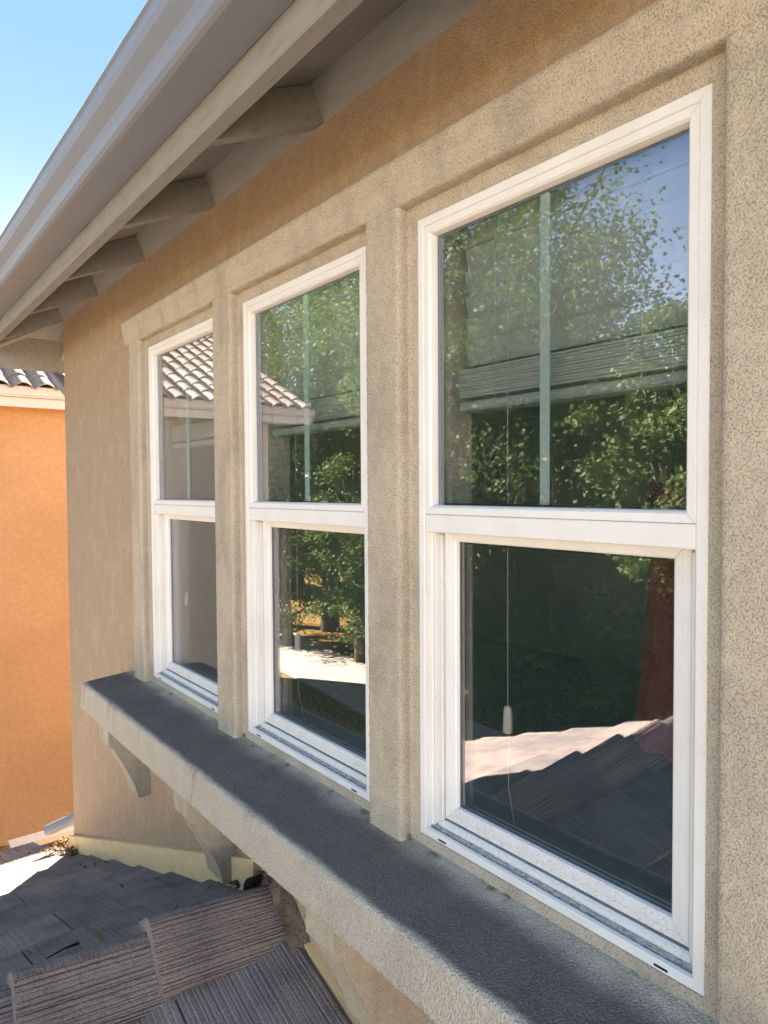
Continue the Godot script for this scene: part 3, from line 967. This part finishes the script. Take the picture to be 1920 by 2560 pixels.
func cap_mesh(seed_: int) -> ArrayMesh:
	# outline across the ridge: an angle with a rounded crest, combed outside, plain inside
	rng.seed = seed_
	var outer := PackedVector2Array()
	var half := 0.172         # length of a limb
	var ang := deg_to_rad(40.0)
	var r := 0.028
	var n := 118
	var raw := PackedVector2Array()
	for k in n + 1:
		var s := lerpf(-half, half, float(k) / n)
		var bend := r * 0.9
		var p: Vector2
		if absf(s) < bend:
			var t := s / bend * ang
			p = Vector2(sin(t), cos(t)) * (bend / ang)
		else:
			var sg := signf(s)
			var e := Vector2(sin(ang) * sg, cos(ang)) * (bend / ang)
			p = e + Vector2(cos(ang) * sg, -sin(ang)) * (absf(s) - bend)
		raw.append(p)
	var depth := 0.0
	var next := 1
	for k in n + 1:
		var a := raw[maxi(k - 1, 0)]
		var b := raw[mini(k + 1, n)]
		var nr := Vector2(-(b - a).y, (b - a).x).normalized()
		if nr.y < 0.0: nr = -nr
		var cut := k >= next
		if cut:
			depth = 0.0010 + 0.0052 * rng.randf()
			next = k + rng.randi_range(2, 4)
		outer.append(raw[k] - nr * (depth if cut else 0.0))
	var inner := PackedVector2Array()
	for k in range(n, -1, -6):
		var a := raw[maxi(k - 2, 0)]
		var b := raw[mini(k + 2, n)]
		var nr := Vector2(-(b - a).y, (b - a).x).normalized()
		if nr.y < 0.0: nr = -nr
		inner.append(raw[k] - nr * 0.030)
	var pts := outer
	pts.append_array(inner)
	var lift := (r * 0.9 / ang)
	for k in pts.size(): pts[k] -= Vector2(0, lift)
	var st := tool()
	sweep(st, pts, Vector3.ZERO, Vector3(1, 0, 0), Vector3(0, 1, 0), Vector3(0, 0, 1), 0.0, 0.345, 30, 0.0022, 70.0)
	return done(st)

# ------------------------------------------------------------------ inside

func room(h: Node3D) -> void:
	var x0 := CORNER_X + 0.16
	var x1 := 1.25
	var z0 := -3.8
	var z1 := -0.1405
	var y0 := -1.70
	var y1 := 0.86
	for e in [["room_floor", Vector3(x0, y0 - 0.1, z0), Vector3(x1, y0, z1), M.carpet], ["room_ceiling", Vector3(x0, y1, z0), Vector3(x1, y1 + 0.06, z1), M.plaster], ["room_wall", Vector3(x0 - 0.1, y0, z0), Vector3(x0, y1, z1), M.plaster], ["room_wall", Vector3(x1, y0, z0), Vector3(x1 + 0.1, y1, z1), M.plaster], ["room_wall", Vector3(x0, y0, z0 - 0.1), Vector3(x1, y1, z0), M.plaster]]:
		put(e[0], box_mesh(e[1], e[2], 0.001), e[3], h)
	# plaster inside the window wall, in one sheet with three openings
	var st := tool()
	var xs := [x0]
	for i in 3:
		xs.append(frame_left(i) + 0.006)
		xs.append(frame_left(i) + FRAME_W - 0.006)
	xs.append(x1)
	var ys := [y0, F_BOT + 0.01, F_TOP - 0.006, y1]
	for i in xs.size() - 1:
		for j in 3:
			if j == 1 and i % 2 == 1: continue
			quad(st, Vector3(xs[i], ys[j], -0.143), Vector3(xs[i + 1], ys[j], -0.143), Vector3(xs[i + 1], ys[j + 1], -0.143), Vector3(xs[i], ys[j + 1], -0.143), Vector3(0, 0, -1))
			if j == 1:
				for x in [xs[i], xs[i + 1]]:
					if x > x0 and x < x1:
						var s := 1.0 if x == xs[i + 1] else -1.0
						quad(st, Vector3(x, ys[1], -0.143), Vector3(x, ys[2], -0.143), Vector3(x, ys[2], -0.051), Vector3(x, ys[1], -0.051), Vector3(s, 0, 0))
	put("room_wall", done(st), M.plaster, h)

func small_things() -> void:
	# slatted blinds, pulled up over the upper lights
	var names := ["white slatted blind behind the window nearest the house corner, raised halfway", "white slatted blind behind the middle window, raised halfway", "white slatted blind behind the window farthest from the house corner, raised halfway"]
	for i in 3:
		var x0: float = frame_left(i) + 0.048
		var x1: float = frame_left(i) + FRAME_W - 0.040
		var zc := -0.088
		var b := base("window_blind", Vector3(0, 0, 0))
		tag(b, names[i], "blind", "slatted blinds behind the three windows")
		put("head_rail", box_mesh(Vector3(x0, 0.484, zc - 0.02), Vector3(x1, F_TOP - 0.01, zc + 0.016), 0.003), M.blind, b)
		var slat := func(y, tilt, th):
			var st := tool()
			cbox(st, Vector3(x0, -th, -0.025), Vector3(x1, th, 0.025), 0.0008)
			return [done(st), Transform3D(Basis(Vector3(1, 0, 0), tilt), Vector3(0, y, zc))]
		var y := 0.462
		for k in 5:
			var s: Array = slat.call(y - 0.047 * k, -1.32 + 0.03 * (k % 2), 0.0014)
			put("slat", s[0], M.blind, b, s[1])
		for k in 11:
			var s: Array = slat.call(0.236 - 0.0052 * k, -0.03 + 0.012 * ((k * 7) % 3), 0.0023)
			put("slat", s[0], M.blind, b, s[1])
		put("bottom_rail", box_mesh(Vector3(x0, 0.156, zc - 0.026), Vector3(x1, 0.175, zc + 0.026), 0.004), M.blind, b)
		for x in [x0 + 0.10, x1 - 0.10]:
			var lc := tool()
			tube(lc, [Vector3(x, 0.485, zc + 0.027), Vector3(x + 0.002, 0.32, zc + 0.028), Vector3(x, 0.17, zc + 0.027)], [0.0008, 0.0008, 0.0008], 5)
			put("ladder_cord", done(lc), M.cord, b)
		var cx := x0 + 0.135
		var drop: float = [-0.40, -0.43, -0.445][i]
		var pc := tool()
		tube(pc, [Vector3(cx, 0.49, zc + 0.03), Vector3(cx + 0.001, 0.0, zc + 0.031), Vector3(cx, drop + 0.03, zc + 0.03)], [0.0008, 0.0008, 0.0008], 5)
		put("pull_cord", done(pc), M.cord, b)
		var tl := tool()
		tube(tl, [Vector3(cx, drop + 0.032, zc + 0.03), Vector3(cx, drop + 0.028, zc + 0.03), Vector3(cx, drop + 0.012, zc + 0.03), Vector3(cx, drop - 0.018, zc + 0.03), Vector3(cx, drop - 0.020, zc + 0.03)], [0.003, 0.0075, 0.0085, 0.0095, 0.008], 12)
		put("tassel", done(tl), M.cord, b)
		var tc := tool()
		tube(tc, [Vector3(cx + 0.002, drop - 0.02, zc + 0.03), Vector3(cx + 0.004, drop - 0.12, zc + 0.033), Vector3(cx - 0.002, F_BOT + 0.052, zc + 0.008)], [0.0006, 0.0006, 0.0006], 5)
		put("pull_cord", done(tc), M.cord, b)
	# a red robe and a bed in the dim room
	var rb := tool()
	var rp := PackedVector2Array()
	for k in 40:
		var an := TAU * k / 40.0
		var f := 1.0 + 0.16 * sin(an * 7.0) + 0.07 * sin(an * 11.0 + 1.0)
		rp.append(Vector2(cos(an) * 0.15 * f, sin(an) * 0.075 * f))
	rb.set_smooth_group(0)
	var lev := [[-0.62, 1.05], [-0.55, 1.0], [-0.40, 0.82], [-0.25, 0.70], [-0.15, 0.72], [-0.05, 0.85], [0.0, 0.6], [0.03, 0.12]]
	for j in lev.size() - 1:
		for k in 40:
			var k2 := (k + 1) % 40
			var p := func(kk, l): return Vector3(-0.845 + rp[kk].x * l[1] * 0.55, l[0], -0.62 + rp[kk].y * l[1])
			quad(rb, p.call(k, lev[j]), p.call(k2, lev[j]), p.call(k2, lev[j + 1]), p.call(k, lev[j + 1]), Vector3(rp[k].x, 0.02, rp[k].y * 2.0))
	var robe := base("red_robe")
	tag(robe, "dark red robe hanging in the dim room behind the glass", "robe")
	put("cloth", done(rb), M.red, robe)
	var hk := tool()
	tube(hk, [Vector3(-0.86, 0.02, -0.62), Vector3(-0.86, 0.45, -0.62), Vector3(-0.86, 0.858, -0.62)], [0.003, 0.003, 0.003], 6)
	put("hanger", done(hk), M.gasket, robe)
	var bed := base("bed")
	tag(bed, "low bed with a dark blue cover inside the room", "bed")
	put("mattress", box_mesh(Vector3(-3.55, -1.45, -2.5), Vector3(-1.6, -1.0, -0.7), 0.05), M.blue, bed)
	put("bed_base", box_mesh(Vector3(-3.5, -1.70, -2.45), Vector3(-1.65, -1.452, -0.75), 0.01), M.plaster, bed)
	leaves()

func leaves() -> void:
	# dry leaves and bark gathered where the roof meets the house corner
	rng.seed = 21
	var st := tool()
	st.set_smooth_group(-1)
	var heap := func(cx: float, cz: float, r: float, n: int, hgt: float):
		for k in n:
			var d := Vector2(rng.randfn() * r, rng.randfn() * r * 0.6)
			var x: float = cx + d.x
			var z: float = maxf(cz + d.y, 0.02) if x > CORNER_X - 0.01 else cz + d.y
			var y := low_y(x) + 0.012 + rng.randf() * hgt * exp(-d.length_squared() / (r * r * 1.4))
			var b := Basis.from_euler(Vector3(rng.randf_range(-0.8, 0.8), rng.randf() * TAU, rng.randf_range(-0.8, 0.8)))
			var l := rng.randf_range(0.006, 0.020)
			var w := l * rng.randf_range(0.25, 0.6)
			var o := Vector3(x, y, z)
			var t := rng.randf()
			st.set_color(Color(0.07, 0.045, 0.028).lerp(Color(0.24, 0.15, 0.085), t))
			quad(st, o + b * Vector3(-l, 0, 0), o + b * Vector3(0, w * 0.4, w), o + b * Vector3(l, 0.004, 0), o + b * Vector3(0, w * 0.4, -w), Vector3.UP)
	heap.call(-4.04, 0.0, 0.085, 330, 0.055)
	heap.call(-3.70, 0.05, 0.022, 90, 0.035)
	heap.call(-1.86, 0.035, 0.05, 24, 0.01)
	heap.call(-3.05, 0.10, 0.07, 10, 0.003)
	heap.call(-2.2, 0.5, 0.3, 6, 0.002)
	heap.call(-4.3, 0.13, 0.08, 10, 0.003)
	var m := done(st)
	tag(put("leaf_litter", m, M.dry_leaf), "brown dry leaves caught on the grey roof tiles below the wall", "leaves", "", "stuff")
	var tw := tool()
	tube(tw, [Vector3(-1.885, low_y(-1.885) + 0.012, 0.545), Vector3(-1.897, low_y(-1.897) + 0.016, 0.50), Vector3(-1.905, low_y(-1.905) + 0.014, 0.463)], [0.002, 0.0028, 0.0045], 6)
	tag(put("twig", done(tw), M.gasket), "thin black twig lying on the roof tiles beside the ridge", "twig")

# ------------------------------------------------------------------ the house across

func neighbour() -> void:
	var n := base("neighbour_house", Vector3(0, GROUND, 0))
	tag(n, "orange and beige stucco house with pink clay tiled roof beyond the lower roof", "house")
	var g := -GROUND
	var wx := -9.35
	var zc := 4.15
	put("wall", box_mesh(Vector3(-18.0, -0.1, -9.0), Vector3(wx, 1.12 + g, 0.75), 0.02), M.orange, n)
	put("wall", box_mesh(Vector3(-18.0, -0.1, 0.752), Vector3(wx - 0.03, 1.12 + g, zc), 0.02), M.beige, n)
	put("corner_board", box_mesh(Vector3(wx - 0.02, -0.1, zc - 0.14), Vector3(wx + 0.01, 1.02 + g, zc + 0.02), 0.004), M.far_fascia, n)
	put("soffit", box_mesh(Vector3(-9.6, 1.03 + g, -9.5), Vector3(-9.04, 1.06 + g, 4.72), 0.004), M.far_fascia, n)
	put("fascia_board", box_mesh(Vector3(-9.04, 0.99 + g, -9.5), Vector3(-9.0, 1.17 + g, 4.76), 0.004), M.far_fascia, n)
	put("fascia_board", box_mesh(Vector3(-9.0, 1.13 + g, -9.5), Vector3(-8.975, 1.235 + g, 4.78), 0.004), M.far_fascia, n)
	var st := tool()
	var y0 := 1.22 + g
	var s := 0.48
	var half := 4.7
	var top := y0 + half * s
	var A := Vector3(-8.98, y0, 4.80)
	var Bp := Vector3(-8.98, y0, -9.5)
	var P := Vector3(-8.98 - half, top, 4.80)
	var Q := Vector3(-8.98 - half, top, -9.5)
	var C := Vector3(-8.98 - 2 * half, y0, 4.80)
	var D := Vector3(-8.98 - 2 * half, y0, -9.5)
	var dn_ := Vector3(0, -0.12, 0)
	for o in [Vector3.ZERO, dn_]:
		quad(st, A + o, Bp + o, Q + o, P + o, Vector3(0.4, 1, 0) if o == Vector3.ZERO else Vector3(-0.4, -1, 0))
		quad(st, C + o, D + o, Q + o, P + o, Vector3(-0.4, 1, 0) if o == Vector3.ZERO else Vector3(0.4, -1, 0))
	for e in [[A, P], [P, C]]:
		quad(st, e[0], e[1], e[1] + dn_, e[0] + dn_, Vector3(0, 0, 1))
	for e in [[Bp, Q], [Q, D]]:
		quad(st, e[0], e[1], e[1] + dn_, e[0] + dn_, Vector3(0, 0, -1))
	var gw := tool()
	for z in [zc, -9.0]:
		tri(gw, Vector3(wx, 1.12 + g, z), Vector3(-8.98 - half, top - 0.3, z), Vector3(-18.0, 1.12 + g, z), Vector3(0, 0, signf(z)))
	put("gable", done(gw), M.beige, n)
	put("roof", done(st), M.clay[0], n)
	# barrel tiles on the slope that faces us
	var w := 0.245
	var L := 0.42
	var ex := 0.34
	var tiles := []
	for k in 2:
		rng.seed = 300 + k
		var pts := PackedVector2Array()
		for i in 15:
			var t := float(i) / 14.0
			var y := 0.062 * pow(sin(PI * clampf(t / 0.80, 0.0, 1.0)), 0.75) if t < 0.80 else -0.010 * sin(PI * (t - 0.80) / 0.20)
			pts.append(Vector2(t * w * 1.04, y))
		for i in range(14, -1, -1):
			pts.append(pts[i] - Vector2(0, 0.016))
		var ts := tool()
		sweep(ts, pts, Vector3.ZERO, Vector3(1, 0, 0), Vector3(0, 1, 0), Vector3(0, 0, 1), 0.0, L, 1, 0.0, 1.0, false)
		tiles.append(done(ts))
	rng.seed = 31
	var down := Vector3(cos(atan(s)), -sin(atan(s)), 0)
	var count := 0
	for r in 13:
		var d := -0.07 + ex * cos(atan(s)) * r
		var z := -2.6
		while z < 4.62:
			if count < 298 and ((r < 3 and z > -2.4) or z > 0.1):
				var lo := Vector3(-8.98 - d, y0 + d * s + 0.028 + 0.008 * rng.randf(), z)
				var dn := (down + Vector3(0, 0.055, 0)).normalized()
				var nr := Vector3(0, 0, -1).cross(dn)
				if nr.y < 0: nr = -nr
				var b := Basis(Vector3(0, 0, 1), nr, dn)
				put("roof_tile", tiles[rng.randi() % 2], M.clay[rng.randi() % 3], n, Transform3D(b, lo - dn * L - Vector3(0, 0, 0)))
				count += 1
			z += w

# ------------------------------------------------------------------ trees and shrubs

func leaf_mesh(size: float) -> ArrayMesh:
	var st := tool()
	var tips := [[0.0, 1.0], [1.05, 0.8], [2.15, 0.62], [-2.15, 0.62], [-1.05, 0.8]]
	var ring := []
	for k in 5:
		var a: float = [0.0, 1.15, 2.3, -2.3, -1.15][k]
		var l: float = [1.0, 0.85, 0.62, 0.62, 0.85][k]
		ring.append(Vector3(sin(a) * l, 0.12 * (k % 2), cos(a) * l) * size)
		var a2: float = [0.57, 1.72, 3.14, -1.72, -0.57][k]
		ring.append(Vector3(sin(a2) * 0.36, -0.05, cos(a2) * 0.36) * size)
	for k in 10:
		tri(st, Vector3.ZERO, ring[k], ring[(k + 1) % 10], Vector3.UP)
	return done(st)

func foliage(parent: Node3D, clumps: Array, per: int, leaf: ArrayMesh, c0: Color, c1: Color, seed_: int) -> void:
	rng.seed = seed_
	var mm := MultiMesh.new()
	mm.transform_format = MultiMesh.TRANSFORM_3D
	mm.use_colors = true
	mm.mesh = leaf
	mm.instance_count = clumps.size() * per
	var i := 0
	for c in clumps:
		var o: Vector3 = c[0]
		var r: float = c[1]
		for k in per:
			var d := Vector3(rng.randfn(), rng.randfn() * 0.75, rng.randfn()) * r * 0.5
			var b := Basis.from_euler(Vector3(rng.randf_range(-1.2, 1.2), rng.randf() * TAU, rng.randf_range(-1.2, 1.2))).scaled(Vector3.ONE * rng.randf_range(0.7, 1.25))
			mm.set_instance_transform(i, Transform3D(b, o + d))
			mm.set_instance_color(i, c0.lerp(c1, rng.randf()))
			i += 1
	var o := MultiMeshInstance3D.new()
	o.name = "crown"
	o.multimesh = mm
	o.material_override = M.leaf
	parent.add_child(o, true)
	tag(o, "", "", "", "stuff")

func tree(called: String, label: String, group: String, at: Vector3, height: float, radius: float, low: float, n: int, per: int, leaf: ArrayMesh, c0: Color, c1: Color, seed_: int) -> void:
	var t := base(called, at)
	tag(t, label, "tree" if called.ends_with("tree") else "shrub", group)
	rng.seed = seed_
	var st := tool()
	var lean := Vector3(rng.randf_range(-0.3, 0.3), 0, rng.randf_range(-0.3, 0.3))
	var tr := height * 0.018 + 0.03
	tube(st, [Vector3.ZERO, lean * 0.3 + Vector3(0, height * 0.3, 0), lean + Vector3(0, height * 0.62, 0), lean * 1.2 + Vector3(0, height * 0.9, 0)], [tr * 1.3, tr, tr * 0.6, tr * 0.15], 9)
	var clumps := []
	for k in n:
		var u := rng.randf_range(-1.0, 1.0)
		var an := rng.randf() * TAU
		var rr := pow(rng.randf(), 0.4)
		var q := sqrt(1.0 - u * u)
		var wob := 0.75 + 0.45 * noise.get_noise_3d(cos(an) * q * 1.6 + seed_, u * 1.6, sin(an) * q * 1.6)
		var ym := lerpf(low, height, 0.5)
		var p := Vector3(cos(an) * q * radius * rr * wob, ym + u * (height - low) * 0.5 * rr * (0.85 + 0.25 * wob), sin(an) * q * radius * rr * wob)
		clumps.append([p, radius * rng.randf_range(0.13, 0.24)])
		if k % 3 == 0:
			var y0 := clampf(p.y * 0.62, height * 0.12, height * 0.8)
			var from := lean * (y0 / height) + Vector3(0, y0, 0)
			tube(st, [from, from.lerp(p, 0.5) + Vector3(0, -0.1, 0), p], [tr * 0.32, tr * 0.2, tr * 0.07], 5)
	put("trunk", done(st), M.bark, t)
	foliage(t, clumps, per, leaf, c0, c1, seed_ + 1)

func garden() -> void:
	var big := leaf_mesh(0.062)
	var mid := leaf_mesh(0.056)
	var g := "trees along the driveway"
	var spot := func(az: float, r: float): return Vector3(-r * sin(deg_to_rad(az)), GROUND, -0.93 + r * cos(deg_to_rad(az)))
	var ga := Color(0.065, 0.105, 0.028)
	var gb := Color(0.125, 0.175, 0.05)
	tree("maple_tree", "tall broad leafy tree beside the driveway bend", g, spot.call(43.5, 14.0), 11.3, 4.1, 1.8, 330, 260, big, ga, gb, 401)
	tree("maple_tree", "slender leafy tree with open twigs by the driveway", g, spot.call(29.0, 11.0), 7.2, 1.7, 1.6, 170, 170, big, ga, gb, 411)
	tree("maple_tree", "pale green tall tree behind the neighbour house corner", g, spot.call(56.5, 21.0), 11.2, 4.0, 2.0, 260, 230, big, Color(0.08, 0.13, 0.034), Color(0.15, 0.21, 0.065), 421)
	tree("maple_tree", "dark tall tree at the far end of the driveway", g, spot.call(65.0, 23.0), 11.0, 4.0, 2.0, 220, 200, big, ga, gb, 431)
	tree("maple_tree", "round crowned tree among the hedge shrubs", g, spot.call(38.0, 19.0), 9.0, 3.6, 1.8, 220, 200, big, ga, gb, 441)
	var bg := "tall dark trees closing the view behind the shrubs"
	var b := 0
	var far := leaf_mesh(0.16)
	for e in [[14.0, 30.0, 9.0], [22.0, 27.0, 8.2], [30.0, 29.0, 8.8], [37.0, 26.0, 9.6], [45.0, 28.0, 9.8], [52.0, 27.0, 9.5], [59.0, 30.0, 10.0], [67.0, 32.0, 10.0]]:
		tree("background_tree", "tall dark tree closing the view behind the shrub row", bg, spot.call(e[0], e[1]), e[2], 3.8, 0.6, 150, 90, far, ga, gb, 700 + b * 3)
		b += 1
	var hg := "dark shrubs behind the driveway"
	var k := 0
	for e in [[24.0, 13.0, 4.9], [30.0, 14.5, 5.4], [36.0, 13.5, 5.0], [42.0, 15.0, 5.2], [48.0, 16.0, 5.4], [54.0, 17.0, 5.3], [60.0, 19.0, 5.6], [66.0, 21.0, 5.2], [33.0, 11.5, 3.4], [40.0, 12.2, 3.6], [50.0, 15.6, 3.6]]:
		tree("hedge_shrub", "dense dark shrub in the row behind the driveway", hg, spot.call(e[0], e[1]), e[2], 1.9, 0.3, 80, 190, mid, ga, gb, 500 + k * 3)
		k += 1
